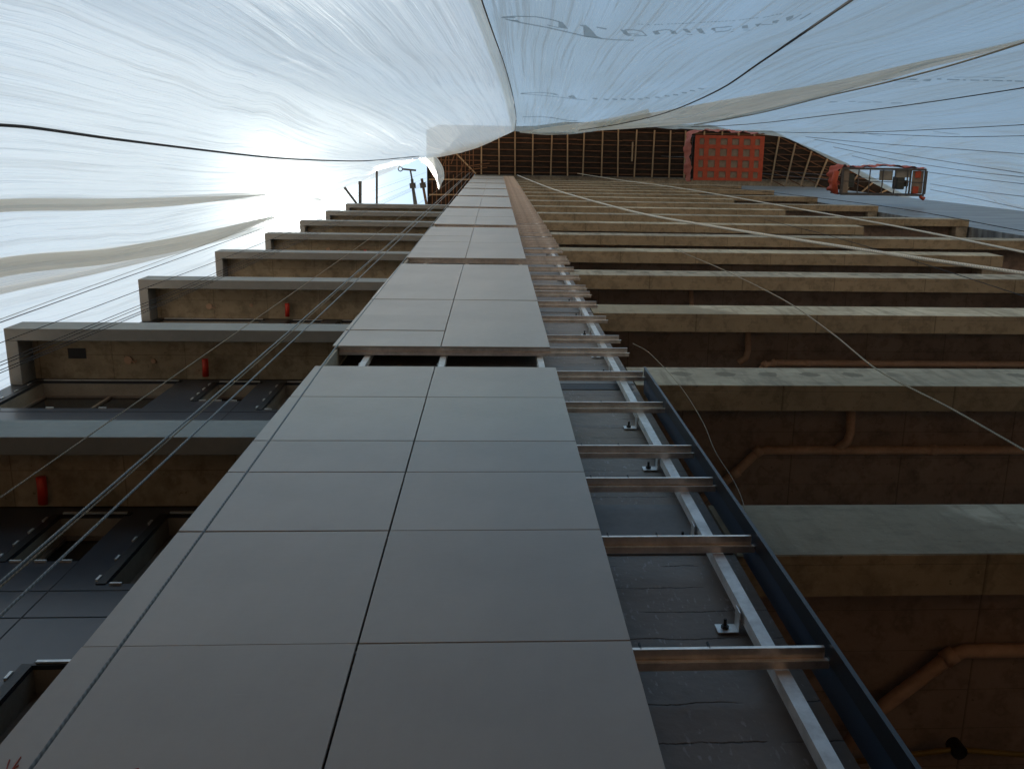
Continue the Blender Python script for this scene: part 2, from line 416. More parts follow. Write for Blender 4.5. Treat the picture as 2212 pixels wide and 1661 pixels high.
# horizontal rails (mill aluminium Z profile)
hr = []
def hrail(z, x0=-1.225, x1=1.052):
    mb = MB()
    mb.box(x0, x1-.012, -.017, -.0145, -.004, .010)     # thin front upstand
    mb.box(x0, x1-.012, -.0145, .020, -.004, -.0015)    # front shelf
    mb.box(x0, x1, .020, .0225, -.0225, -.0015)         # step down
    mb.box(x0, x1, .0225, .047, -.0225, -.0200)         # rear shelf on the vertical rails
    o = tb(mb, 'horizontal_rail', M['alu'], loc=(0, YF+.037, z))
    MB().box(.44, x1+.006, .0185, .0197, -.0235, -.008).build('rail_lip', M['lip'], o)
    return o
zs = []
for k in range(9):
    for r in RZ:
        z = r+6*k
        if z < 55.5: zs.append(z)
zs = [1.72, 0.9] + zs
base = None
for z in zs:
    if base is None: base = hrail(z)
    else:
        c = dup(base, tower, Vector((0, YF+.037, z))-TP)
# clips (dark screws) on the lowest rails
for z in (2.59, 3.46, 4.15, 4.65, 5.52, 1.72):
    for x in (.455, .60+.1*random.random()): tb(MB().box(x, x+.005, -.004, .004, .0, .042), 'rail_clip', M['bolt'], loc=(0, YF+.024, z))
# vertical rails with their brackets
VY = YF+.0855
for n_, xv in enumerate((-.98, -.40, .35, .897)):
    joints = [GZ+.3+3*i for i in range(21)]
    mb = MB()
    for a, b in zip(joints, joints[1:]):
        b = min(b, TOP-.1)
        if a >= b: break
        dx = random.uniform(-.004, .004)
        mb.box(xv-.023+dx, xv+.023+dx, VY, VY+.003, a+.008, b); mb.box(xv-.023+dx, xv-.020+dx, VY+.003, VY+.045, a+.008, b); mb.box(xv+.020+dx, xv+.023+dx, VY+.003, VY+.045, a+.008, b)
    vr = tb(mb, 'vertical_rail', M['galv'], loc=(0, 0, 0))
    bzs = [2.02, 2.97, 3.75, 4.69, 5.45, 6.84, 7.46] + [8.4+.93*i for i in range(50)]
    if n_ < 3: bzs = [6.84+6*i for i in range(8)]
    first = None
    for z in bzs:
        if z > 55: continue
        if first is None:
            b = MB(); xo = -.030
            b.box(xo-.003, xo, -.033, .040, -.03, .03)      # blade beside the rail
            b.box(xo-.075, xo, .041, .045, -.03, .03)          # foot plate on the wall
            br = b.build('bracket', M['zinc'], vr, loc=(xv, 1.60, z))
            MB().tube([(xo-.045, .005, 0), (xo-.045, .041, 0)], .006, 8).tube([(xo-.045, .030, 0), (xo-.045, .041, 0)], .014, 6).build('bolt', M['bolt'], br)
            first = br
        else:
            c = dup(first, vr, (xv, 1.60, z))
for pts in ([(22, 1668), (34, 1650), (45, 1634)], [(14, 1664), (17, 1650), (21, 1640)], [(26, 1662), (40, 1652)], [(282, 1664), (300, 1659)]):
    P = [aY(*p, YF-.0035) for p in pts]; mb = MB()
    for p, q in zip(P, P[1:]): mb.bar(p, q, .0022, .003, (0, 1, 0))
    tb(mb, 'crayon_mark', M['orange'])
# left edge stubs seen in the gap, and the dark return panel at the right-hand edge of the lowest storeys
tb(MB().box(1.055, 1.059, 1.535, 1.66, GZ+.2, 6.36), 'return_panel', M['return'])
tb(MB().box(1.050, 1.0525, 1.475, 1.545, GZ+.2, 6.355).box(1.045, 1.06, 1.468, 1.474, GZ+.2, 6.355), 'corner_trim', M['dark'])
tb(MB().box(WL-.035, WL-.004, 1.51, 1.648, GZ, TOP-.1), 'edge_closer', M['reveal'])
tb(MB().box(WL-.006, WR-.03, 1.6465, 1.6495, 6.40, 7.05), 'gap_shade_sheet', M['black'])  # black sheet standing in for the shadowed wall behind the panel gap

# ------------------------------------------------------------------ stepped wing on the left with shallow framed balconies
XW = -4.03
LZ = [-.9+3.0*k for k in range(9)]; LZ = [-.9, 2.1, 5.11, 8.082, 11.05, 14.02, 17.0, 20.0, 23.03, 26.06]
# wing wall with openings
WY = 1.98
def opening_wall(z0, z1, holes, name='wing_wall'):
    """wall face from XW to WL with rectangular holes (x0,x1,za,zb); thickness .14"""
    xs = sorted({XW, -1.236} | {h for q in holes for h in q[:2]}); zz = sorted({z0, z1} | {h for q in holes for h in q[2:]})
    mb = MB()
    for i in range(len(zz)-1):
        run = None
        for j in range(len(xs)-1):
            cx, cz = (xs[j]+xs[j+1])/2, (zz[i]+zz[i+1])/2
            hole = any(h[0] < cx < h[1] and h[2] < cz < h[3] for h in holes)
            if not hole: mb.box(xs[j], xs[j+1], WY, WY+.015, zz[i], zz[i+1])
    return mb
for k, zt in enumerate(LZ):
    z1 = zt-.10; z0 = (LZ[k-1] if k else GZ)
    if z0 >= z1: continue
    b = zt
    holes = []
    if zt > 2:
        holes = [(-2.36, -2.02, b-.80, b-.22), (-1.79, -1.30, b-1.05, b-.22)]
        if k >= 3: holes.append((-3.83, -2.71, b-1.02, b-.19))
        if k == 2: holes.append((-1.79, -1.34, b-2.4, b-1.76))
    tb(opening_wall(z0, z1-.002, holes), 'wing_wall', M['blue'])
    for (x0, x1, za, zb) in holes:
        w = te('window', ((x0+x1)/2, WY, za)); hx = (x1-x0)/2; H = zb-za
        fr = MB(); t_ = .02; d0, d1 = .0165, .155
        fr.box(-hx-.03, -hx, d0, d1, -.03, H+.03).box(hx, hx+.03, d0, d1, -.03, H+.03).box(-hx, hx, d0, d1, H, H+.03).box(-hx, hx, d0, d1, -.03, 0)
        fr.build('reveal', M['reveal'], w)
        g = MB().box(-hx, hx, .135, .139, .0, H); g.build('pane', M['glass'], w)
        s_ = MB().box(-hx+.002, -hx+.028, .118, .134, 0, H).box(hx-.028, hx-.002, .118, .134, 0, H).box(-hx+.03, hx-.03, .118, .134, H-.028, H-.002).box(-hx+.03, hx-.03, .118, .134, .002, .02)
        if hx > .3: s_.box(-.012, .012, .118, .134, .022, H-.03)
        s_.build('sash', M['void'], w)
        # black seal down the side and pale fixing tabs round the opening
        MB().box(-hx-.045, -hx-.001, -.006, -.001, -.01, H+.01).box(-hx-.001, hx+.03, -.006, -.001, H-.004, H+.04).build('seal', M['black'], w)
        MB().box(-hx+.01, hx+.01, -.016, -.008, H+.005, H+.022).build('head_strip', M['zinc'], w)
        if k <= 3:
            for q in range(4): MB().box(-hx-.058, -hx-.046, -.012, -.001, .02+q*H*.27, .07+q*H*.27).build('fixing_tab', M['zinc'], w)
            for q in (0, 1, 2): MB().box(-hx+.02+q*hx*.7, -hx+.075+q*hx*.7, -.012, -.001, -.018, -.006).build('fixing_tab', M['zinc'], w)
    # thin open joints of the blue cladding
    if zt > 2:
        tb(MB().box(XW+.01, -1.24, WY-.0025, WY-.0005, b-1.12, b-1.116).box(XW+.01, -1.24, WY-.0025, WY-.0005, b-1.37, b-1.366).box(-2.022, -2.018, WY-.0025, WY-.0005, b-2.0, b-1.366).box(-2.022, -2.018, WY-.0025, WY-.0005, b-1.36, b-.8), 'panel_joint', M['black'])
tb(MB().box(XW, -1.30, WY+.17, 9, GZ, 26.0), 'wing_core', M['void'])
tb(MB().box(XW-.0, XW+.006, WY+.016, WY+.168, GZ, 25.9), 'wing_end_wall', M['blue'])
first = None
for k, zt in enumerate(LZ):
    e = te('framed_balcony', (0, 1.5, zt))
    if first is None:
        first = []
        first.append(MB().box(XW, -1.245, 0, .1, -.318, 0).build('edge_beam', M['render'], e, bevel=.004))
        first.append(MB().box(XW, XW+.1, .102, WY-1.5-.002, -.318, 0).build('end_beam', M['render'], e, bevel=.004))
        first.append(MB().box(XW+.102, -1.246, .102, WY-1.5-.002, -.085, -.004).build('ceiling', M['formed'], e))
        first.append(MB().box(-3.64, -3.49, .21, .30, -.088, -.0865).build('ceiling_hatch', M['black'], e))
        pr = MB().tube([(-3.14, .31, -.10), (-3.14, .31, -.086)], .035, 10)
        first.append(MB().tube([(-2.93, .32, -.095), (-2.93, .32, -.086)], .022, 8).build('ceiling_outlet', M['pvc'], e))
        pr.tube([(-3.12, .31, -.097), (-3.08, .335, -.10), (-3.07, .31, -.1)], .006, 6)
        first.append(pr.build('ceiling_outlet', M['pvc'], e))
        rp = MB().tube([(-2.485, .44, -.14), (-2.48, .355, -.14), (-2.48, .285, -.14)], .026, 14)
        first.append(rp.build('drain_stub', M['red'], e, smooth=True))
    else:
        for q, o in enumerate(first):
            if (q == 3 and k != 3) or (q == 6 and k in (5, 7, 8, 9)) or (q in (4, 5) and k in (2, 5, 8)): continue
            c = o.copy(); link(c, e)
            if q >= 4: c.location.x += random.uniform(-.22, .22) if k > 3 else 0; c.location.y += random.uniform(-.02, .03) if k > 3 and q < 6 else 0
tb(MB().box(XW+.02, -1.3, 1.62, 9, 26.0, 26.055), 'wing_roof', M['render'])

# ------------------------------------------------------------------ net-support arms on the wing roof
def arm(pa, pb, zz, r, label, tip=None, mat='steel', name='outrigger_arm', grp='steel arms sticking out from the wing roof'):
    a = aZ(*pa, zz); b = aZ(*pb, zz); d = (a-b)
    b2 = b - d.normalized()*.9                      # carries on over the roof
    o = empty(name, tuple(b2)); tag(o, label, 'steel arm', grp)
    p = MB().bar((0, 0, 0), tuple(a-b2), r*2, r*2); p.build('arm_tube', M[mat], o)
    MB().bar((0, 0, -.02), tuple((b2-a).normalized()*-.25+Vector((0, 0, -.0))), r*3.2, r*2.6).build('base_clamp', M['steel'], o)
    if tip: tip(o, a-b2)
    # short leg down to the roof
    MB().box(-r, r, -r, r, -(b2.z-26.056), -r).build('foot', M['steel'], o)
    return o
ZA = 26.5
arm((778, 392), (778, 441), ZA, .042, 'thick square steel arm nearest the torn net edge on the wing roof', name='outrigger_arm')
arm((814, 370), (814, 441), ZA, .028, 'plain straight steel arm between the thick arm and the poles on the wing roof')
def tipT(o, a): MB().bar(a+Vector((-.22, 0, .02)), a+Vector((.16, .03, .02)), .05, .05).tube([a+Vector((-.27+.06*math.cos(t*.7), .06*math.sin(t*.7), .02)) for t in range(10)], .015, 6).build('cross_head', M['steel'], o)
def tipB(o, a): MB().bar(a*.84, a*.93, .16, .12).build('clamp', M['steel'], o)
arm((886, 366), (900, 441), ZA, .022, 'long thin pole with a T-shaped head sticking out over the wing roof', tipT)
arm((890, 387), (896, 441), ZA+.15, .036, 'short stout pole with a clamp beside the T-headed pole', tipB)
arm((911, 386), (921, 441), ZA+.1, .034, 'brown pole with a bent tip nearest the wooden platform', tipB, 'batten')
o = empty('brace_strut', tuple(aZ(771, 441, ZA))); a = aZ(771, 441, ZA)
tag(o, 'short diagonal steel strut under the torn net edge', 'strut')
MB().bar((0, 0, 0), tuple(aZ(744, 405, ZA)-a), .06, .06).build('strut_tube', M['steel'], o)
MB().box(-.06, .06, -.02, .1, -.46, 0).build('foot', M['steel'], o)

# ------------------------------------------------------------------ wooden catch platform round the tower top
plat = tag(empty('catch_platform', (0, 0, TOP-.35)), 'dark wooden catch platform with pale joists jutting out round the top of the tower', 'platform')
PZ = TOP-.35
def pb(mb, name, mat): return mb.build(name, mat, plat)
J0, YO = -1.17, -1.22
outer = [(-3.92, 6.5), (-3.95, -1.0), (-3.4, -1.25), (2, -1.3), (4, -1.6), (12.5, -1.6), (14, -1.3), (16.2, -1.3), (20.8, .40), (25.0, 2.4), (25.0, 6.5)]
inner = [(19.2, 6.5), (19.2, 1.9), (19.15, 1.46), (-1.25, 1.46), (-1.25, 6.5)]
pb(MB().prism(outer+inner[::-1][::-1], .12, .16), 'deck', M['ply'])
def clipx(y):        # platform x-range along a batten at depth y
    x1 = 16.2 if y < -1.3 else (16.2+(y+1.3)/1.7*4.6 if y < .4 else 20.8+(y-.4)/2.0*4.2)
    return -3.9, x1
for i, y in enumerate((-1.10, -.62, -.36, 0.0, .36, .66, .98, 1.30)):
    x0, x1 = clipx(y)
    mb = MB(); x = x0
    while x < x1-.3:
        xe = min(x+random.uniform(2.6, 3.6), x1-.1); mb.bar((x, y+random.uniform(-.02, .02), .09), (xe-.02, y+random.uniform(-.03, .03), .09+random.uniform(-.01, .01)), .045, .05); x = xe
    pb(mb, 'batten', M['batten'])
for i in range(17):
    x = -.84+1.0*i+random.uniform(-.06, .06)
    pb(MB().bar((x, 1.46, 0), (x+random.uniform(-.06, .06), YO-.02, 0), .075, .11), 'joist', M['joist'])
for i in range(9):
    t = (i+.45)/9; xa, ya = (16.2+9*t, -1.3+3.75*t); 
    ia = aZ(1655+305*t*.93, 388+36*t*.93, PZ); 
    pb(MB().bar((xa, ya+.06, 0), (ia.x-.1, ia.y+.25, 0), .08, .11), 'joist', M['joist'])
for i in range(6):        # battens of the slanted corner
    t0 = i/6
    a = Vector((16.4-.35*i*.6, -1.1+.42*i, .085)); b = Vector((24.6-.5*i, 2.35+.35*i, .085)); pb(MB().bar(a, b, .05, .05), 'batten', M['batten'])
for y in (1.75, 2.62, 3.5, 4.4):
    pb(MB().bar((-1.25, y, 0), (-3.88, y+.03, 0), .07, .11), 'joist', M['joist'])
for i in range(11):
    x = -3.7+.24*i+random.uniform(-.04, .04); pb(MB().bar((x, 6.4, .09), (x+.04, random.choice((1.5, .2, -.3)), .09), .05, .05), 'batten', M['batten'])
pb(MB().bar((-1.15, 1.42, -.02), (-3.7, -1.1, -.02), .08, .10), 'corner_joist', M['joist'])
for a, b in (((-1.7, 1.0), (-.35, .8)), ((-1.6, 1.2), (-.5, 1.05)), ((-2.6, .9), (-2.0, -.6)), ((-3.2, 1.3), (-2.5, -.3)), ((-3.6, 1.2), (-3.1, 0)), ((-2.1, 1.35), (-1.75, .6))):
    pb(MB().bar((*a, -.07), (*b, -.06), .05, .04), 'loose_plank', M['batten'])
pb(MB().bar((4.67+3.3, .55, -.09), (4.67+3.3, -.55, -.09), .09, .05), 'loose_plank', M['joist'])
pb(MB().bar((-3.95, 6.5, .1), (-3.97, -1.0, .1), .05, .3).bar((-3.4, -1.27, .1), (16.2, -1.32, .1), .05, .2).bar((16.2, -1.32, .1), (25, 2.42, .1), .05, .2), 'rim_board', M['ply'])

# ------------------------------------------------------------------ safety screens
def cr(p0, p1, p2, p3, t):
    return .5*((2*p1) + (p2-p0)*t + (2*p0-5*p1+4*p2-p3)*t*t + (3*p1-p0-3*p2+p3)*t*t*t)
def spline(pts, n):
    pts = [Vector(p) for p in pts]; L = [0]
    for a, b in zip(pts, pts[1:]): L.append(L[-1]+(b-a).length)
    out = []
    for i in range(n):
        s = L[-1]*i/(n-1); j = 0
        while j < len(pts)-2 and L[j+1] < s: j += 1
        t = (s-L[j])/max(L[j+1]-L[j], 1e-6)
        p0 = pts[j-1] if j else pts[j]*2-pts[j+1]; p3 = pts[j+2] if j+2 < len(pts) else pts[j+1]*2-pts[j]
        # centripetal-ish: scale the outer tangents so that uneven spacing does not overshoot
        d = (pts[j+1]-pts[j]).length
        if (pts[j]-p0).length > 1e-6: p0 = pts[j]-(pts[j]-p0)*min(1, d/(pts[j]-p0).length)
        if (p3-pts[j+1]).length > 1e-6: p3 = pts[j+1]+(p3-pts[j+1])*min(1, d/(p3-pts[j+1]).length)
        out.append(cr(p0, pts[j], pts[j+1], p3, t))
    return out
NETS = {}
def sheet(name, cols, mat, label, nu=150, nv=190, amp=.05, seed=0, group='white screens hung round the building', cat='safety net'):
    res = [spline(c, nv) for c in cols]
    grid = []
    rows = [spline([c[j] for c in res], nu) for j in range(nv)]
    verts = []; uvs = []
    for j in range(nv):
        acc = 0
        for i in range(nu):
            p = rows[j][i]
            a = rows[j][max(i-1, 0)]; b = rows[j][min(i+1, nu-1)]
            c = rows[max(j-1, 0)][i]; d = rows[min(j+1, nv-1)][i]
            n_ = (b-a).cross(d-c)
            n_ = n_.normalized() if n_.length > 1e-9 else Vector((0, 1, 0))
            if i: acc += (p-rows[j][i-1]).length
            # measure across in metres at mid height so that folds run straight up the sheet
            uu = i/(nu-1)*WID
            fold = noise.noise((uu*.9+seed, p.z*.035, seed)) * 1.0 + noise.noise((uu*2.7+seed, p.z*.06, seed+5)) * .35 + noise.noise((uu*7+seed, p.z*.12, seed+9))*.12
            edge = min(1, min(j, nv-1-j)/6+.25)
            verts.append(tuple(p + n_*fold*amp*edge*(1.6 if p.z > 20 else 1.0)))
            uvs.append((uu, p.z))
    faces = [(j*nu+i, j*nu+i+1, (j+1)*nu+i+1, (j+1)*nu+i) for j in range(nv-1) for i in range(nu-1)]
    org = Vector(verts[0])
    me = bpy.data.meshes.new(name); me.from_pydata([tuple(Vector(v)-org) for v in verts], [], faces); me.update(); me.materials.append(M[mat])
    me.polygons.foreach_set('use_smooth', [True]*len(me.polygons))
    uv = me.uv_layers.new(name='UVMap'); li = [0.0]*(2*len(me.loops))
    for l in me.loops: li[2*l.index], li[2*l.index+1] = uvs[l.vertex_index]
    uv.data.foreach_set('uv', li)
    o = link(bpy.data.objects.new(name, me)); o.location = org; tag(o, label, cat, group)
    NETS[label] = BVHTree.FromPolygons([Vector(v) for v in verts], faces)
    return o
V = Vector
PT = PZ+.05
# --- left front screen (A), from the seam above the camera round to the left side
WID = 9
colsA = [
 [V((-.9, -2.1, GZ)), aY(1040, 0, -1.8), aY(1085, 130, -1.75), aY(1105, 200, -1.6), aY(1115, 258, -1.3), aZ(1112, 283, 54)],
 [V((-1.9, -2.15, GZ)), aY(880, 0, -1.9), aY(960, 110, -1.8), aY(1040, 200, -1.6), aY(1072, 258, -1.2), aZ(1088, 294, 54)],
 [V((-3.4, -2.2, GZ)), aY(560, 0, -1.95), aY(780, 120, -1.75), aY(930, 210, -1.45), aY(1010, 270, -1.0), aZ(1052, 311, 54)],
 [V((-4.9, -1.9, GZ)), aX(150, 0, -5.1), aX(480, 130, -4.95), aX(730, 225, -4.5), aZ(890, 284, 38), aZ(970, 308, 47), aZ(1025, 322, 54)],
 [V((-5.5, -1.2, GZ)), aX(0, 120, -5.5), aX(350, 205, -5.35), aX(640, 280, -5.1), aZ(820, 315, 35), aZ(920, 329, 46), aZ(985, 333, 54)],
 [V((-5.7, -.5, GZ)), aX(0, 215, -5.6), aX(300, 265, -5.45), aX(560, 315, -5.2), aZ(760, 335, 32), aZ(870, 339, 44), aZ(945, 340, 54)],
 [V((-5.75, -.1, GZ)), aX(0, 272, -5.6), aX(240, 300, -5.5), aX(500, 332, -5.3), aX(700, 346, -5.1), aZ(820, 347, 39.5), aZ(870, 346, 48), aZ(905, 344, 54)],
 [V((-5.75, .35, GZ)), aX(0, 370, -5.6), aX(280, 380, -5.5), aX(520, 385, -5.35), aX(700, 384, -5.2), aX(800, 372, -5.05), aZ(900, 345, 53.6)],
 [V((-5.75, .8, GZ)), aX(0, 458, -5.55), aX(300, 449, -5.5), aX(560, 430, -5.4), aX(690, 434, -5.4), aX(760, 405, -5.3), aX(830, 378, -5.1), aZ(897, 346, 53)],
]
netA = sheet('safety_net', colsA, 'net', 'large bright white screen hanging on the sun side, left of the seam', 240, 230, .055, 1)
WID = 1.3
colsA2 = [[V((-5.72, .60, GZ)), aX(0, 430, -5.62), aX(300, 428, -5.57), aX(560, 416, -5.5), aX(690, 428, -5.5)],
          [V((-5.72, 1.1, GZ)), aX(0, 520, -5.66), aX(240, 505, -5.6), aX(510, 462, -5.5), aX(700, 436, -5.52)],
          [V((-5.7, 1.5, GZ)), aX(0, 598, -5.6), aX(234, 570, -5.55), aX(508, 514, -5.5), aX(640, 466, -5.5), aX(705, 442, -5.5)]]
sheet('safety_net', colsA2, 'net', 'narrow white screen between the two dark folds at the left edge', 60, 120, .03, 4)
WID = 2.0
colsA3 = [[V((-5.85, 1.4, GZ)), aX(0, 557, -5.75), aX(240, 535, -5.7), aX(440, 501, -5.65), aX(600, 464, -5.6)],
          [V((-5.85, 1.7, GZ)), aX(0, 637, -5.72), aX(200, 594, -5.7), aX(420, 538, -5.6), aX(600, 470, -5.6)]]
sheet('safety_net', colsA3, 'fold', 'beige doubled strip of screen folded below the narrow white one', 50, 120, .02, 6)
WID = 6
colsA4 = [[V((-6.0, 1.55, GZ)), aX(0, 620, -5.9), aX(200, 580, -5.9), aX(420, 528, -5.8), aX(620, 470, -5.8), aX(730, 440, -5.8)],
          [V((-6.0, 2.1, GZ)), aX(0, 720, -5.95), aX(200, 660, -5.9), aX(420, 570, -5.85), aX(620, 490, -5.8), aX(735, 447, -5.8)],
          [V((-6.1, 3.4, GZ)), aX(0, 900, -6.0), aX(200, 800, -6.0), aX(420, 670, -5.9), aX(620, 560, -5.8), aX(730, 500, -5.8)],
          [V((-6.1, 7.4, GZ)), V((-6.1, 7.4, 8)), V((-6, 7.4, 15)), V((-5.9, 7.4, 22)), V((-5.8, 7.4, 26))]]
sheet('safety_net', colsA4, 'net', 'white screen behind the stepped wing, lowest at the left edge', 90, 110, .04, 8)
WID = .4
colsF = [[V((-5.45, .62, GZ)), aX(0, 431, -5.35), aX(200, 430, -5.32), aX(380, 427, -5.3), aX(575, 420, -5.3)],
         [V((-5.38, .68, GZ)), aX(0, 446, -5.26), aX(200, 443, -5.24), aX(380, 435, -5.26), aX(575, 421, -5.29)],
         [V((-5.45, .74, GZ)), aX(0, 459, -5.35), aX(200, 455, -5.32), aX(380, 445, -5.3), aX(575, 422, -5.3)]]
sheet('net_fold', colsF, 'fold', 'grey rolled fold of screen lying level across the left edge', 20, 80, .008, 14, 'rolled folds of the left screens', 'net fold')
colsF = [[V((-5.5, 1.28, GZ)), aX(0, 558, -5.42), aX(240, 537, -5.42), aX(440, 501, -5.4), aX(590, 466, -5.4)],
         [V((-5.4, 1.40, GZ)), aX(0, 578, -5.30), aX(240, 554, -5.32), aX(440, 515, -5.35), aX(590, 468, -5.39)],
         [V((-5.5, 1.50, GZ)), aX(0, 599, -5.42), aX(240, 569, -5.42), aX(440, 529, -5.4), aX(590, 470, -5.4)]]
sheet('net_fold', colsF, 'fold', 'broad beige rolled fold of screen rising towards the sun', 24, 80, .012, 15, 'rolled folds of the left screens', 'net fold')
# torn scrap
rag = [(1180, 130), (1290, 112), (1400, 105)], [(1235, 175), (1340, 160), (1440, 160)], [(1290, 220), (1390, 230), (1480, 235)], [(1335, 285), (1420, 290), (1494, 300)], \
      [(1385, 360), (1435, 365), (1494, 370)], [(1408, 420), (1440, 420), (1465, 430)], [(1418, 470), (1436, 470), (1450, 475)], [(1425, 500), (1432, 505), (1438, 500)]
WID = 1.0
cols = []
for c in range(3):
    cols.append([aZ((800+r[c][0]/4.809)/1.15732, (370+r[c][1]/4.809)/1.15732, 53.6-.33*i-.35*(c == 1)) for i, r in enumerate(rag)])
sheet('torn_net_scrap', cols, 'net', 'torn scrap of white screen dangling below the platform corner', 30, 40, .03, 11, None, 'torn net')

# --- right front screen (B)
WID = 14
colsB = [
 [V((-1.1, -2.25, GZ)), aY(1015, 0, -1.93), aY(1062, 130, -1.86), aY(1088, 200, -1.7), aY(1100, 255, -1.4), aZ(1106, 283, 54.3)],
 [V((.6, -2.25, GZ)), aY(1280, 0, -1.95), aY(1215, 120, -1.8), aY(1185, 200, -1.6), aY(1172, 258, -1.4), aZ(1168, 291, 54.5)],
 [V((2.2, -2.2, GZ)), aY(1580, 0, -1.95), aY(1440, 110, -1.8), aY(1340, 195, -1.6), aY(1285, 250, -1.4), aZ(1250, 289, 54.7)],
 [V((3.6, -2.2, GZ)), aY(1840, 0, -2.0), aY(1640, 135, -1.85), aY(1560, 190, -1.7), aY(1450, 240, -1.5), aZ(1345, 274, 55)],
 [V((5.4, -2.2, GZ)), aY(2212, -60, -2.0), aY(1850, 110, -1.85), aY(1680, 185, -1.6), aY(1530, 242, -1.45), aZ(1400, 275, 55)],
 [V((7.0, -2.15, GZ)), aY(2500, 10, -1.95), aY(2212, 90, -1.85), aY(2000, 140, -1.7), aY(1790, 205, -1.5), aY(1600, 252, -1.4), aZ(1460, 280, 55)],
]
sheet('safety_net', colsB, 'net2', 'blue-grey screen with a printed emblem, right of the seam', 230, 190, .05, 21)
WID = 12
colsC = [
 [V((6.9, -2.2, GZ)), aY(2500, 5, -2.0), aY(2212, 83, -1.9), aY(2000, 133, -1.75), aY(1790, 198, -1.55), aY(1600, 247, -1.42), aZ(1455, 277, 55.2)],
 [V((9.5, -2.2, GZ)), aY(2600, 90, -1.95), aY(2212, 145, -1.75), aY(1980, 185, -1.6), aY(1750, 230, -1.45), aZ(1510, 281, 55.3)],
 [V((13.0, -2.2, GZ)), aY(2700, 140, -1.9), aY(2212, 190, -1.7), aY(1980, 225, -1.5), aY(1750, 254, -1.4), aZ(1560, 284, 55.5)],
 [V((15.6, -2.1, GZ)), aZ(2212, 235, 26), aZ(1980, 257, 33), aZ(1800, 270, 42), aZ(1620, 287, 55.6)],
 [V((18.0, -1.8, GZ)), aX(2700, 265, 18.0), aZ(2212, 272, 31), aZ(1950, 283, 40), aZ(1658, 292, 55.6)],
 [V((19.2, -1.2, GZ)), aX(2700, 320, 19.2), aZ(2212, 300, 33), aZ(1950, 293, 44), aZ(1698, 299, 55.6)],
 [V((20.2, -.3, GZ)), aX(2700, 400, 20.2), aZ(2212, 340, 34), aZ(2000, 322, 44), aZ(1762, 329, 55.6)],
 [V((21.2, .7, GZ)), aX(2700, 480, 21.2), aZ(2212, 385, 35), aZ(2050, 362, 45), aZ(1864, 384, 55.6)],
 [V((22.0, 1.8, GZ)), aX(2700, 560, 22.0), aZ(2212, 425, 37), aZ(2100, 400, 46), aZ(1954, 432, 55.6)],
 [V((22.8, 3.2, GZ)), aX(2700, 680, 22.8), aZ(2212, 480, 38), aZ(2130, 450, 46), V((26.6, 3.6, 56.2))],
 [V((23.5, 7.5, GZ)), V((24, 7.5, 18)), V((25, 7.5, 36)), V((27, 7.5, 46)), V((28, 7.5, 56.2))],
]
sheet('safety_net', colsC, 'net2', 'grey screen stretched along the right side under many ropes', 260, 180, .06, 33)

WID = 1.2  # added strips: sunlight on the right screens put into their cream colour
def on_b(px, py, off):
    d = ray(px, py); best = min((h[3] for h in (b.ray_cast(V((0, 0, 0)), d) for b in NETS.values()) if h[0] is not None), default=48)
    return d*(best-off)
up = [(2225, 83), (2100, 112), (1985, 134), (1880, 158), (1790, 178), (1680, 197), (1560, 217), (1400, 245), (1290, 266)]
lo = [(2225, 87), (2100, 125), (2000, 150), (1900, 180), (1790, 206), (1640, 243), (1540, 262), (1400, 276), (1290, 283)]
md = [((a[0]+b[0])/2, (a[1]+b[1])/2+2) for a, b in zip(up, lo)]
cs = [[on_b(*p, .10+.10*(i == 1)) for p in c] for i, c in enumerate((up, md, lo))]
sheet('sunlit_strip', cs, 'cream', 'added cream strip coloured as a sunlit band above the knotted rope', 24, 60, .02, 41, 'sunlit bands put on the right screens as cream strips', 'sunlit strip')
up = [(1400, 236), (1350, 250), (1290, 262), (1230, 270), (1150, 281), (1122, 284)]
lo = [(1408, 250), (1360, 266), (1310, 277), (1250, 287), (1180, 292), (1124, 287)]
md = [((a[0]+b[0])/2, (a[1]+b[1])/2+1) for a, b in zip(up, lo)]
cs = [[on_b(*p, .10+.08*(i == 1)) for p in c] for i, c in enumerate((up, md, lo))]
sheet('sunlit_strip', cs, 'cream', 'short added cream strip coloured as the sunlit edge below the platform rim', 24, 40, .02, 43, 'sunlit bands put on the right screens as cream strips', 'sunlit strip')

# ------------------------------------------------------------------ printed emblem and lettering on the right screen
def hit(px, py, off=.012):
    d = ray(px, py); best = None
    for b in NETS.values():
        h = b.ray_cast(V((0, 0, 0)), d)
        if h[0] is not None and (best is None or h[3] < best): best = h[3]
    return d*((best if best else 30)-off*3)
def stroke(mb, pts, w, ox, oy, s):
    P = []
    for (a, b) in zip(pts, pts[1:]):
        L = math.hypot(b[0]-a[0], b[1]-a[1]); n = max(1, int(L/14))
        P += [(a[0]+(b[0]-a[0])*i/n, a[1]+(b[1]-a[1])*i/n) for i in range(n)]
    P.append(pts[-1]); b0 = len(mb.v)
    for i, p in enumerate(P):
        q = P[min(i+1, len(P)-1)]; r = P[max(i-1, 0)]; dx, dy = q[0]-r[0], q[1]-r[1]; L = math.hypot(dx, dy) or 1
        for sg in (-1, 1):
            x = p[0]-dy/L*w/2*sg; y = p[1]+dx/L*w/2*sg
            mb.v.append(tuple(hit((ox+x/s)/1.15732, (oy+y/s)/1.15732)))
    for i in range(len(P)-1): mb.f.append((b0+2*i, b0+2*i+1, b0+2*i+3, b0+2*i+2))
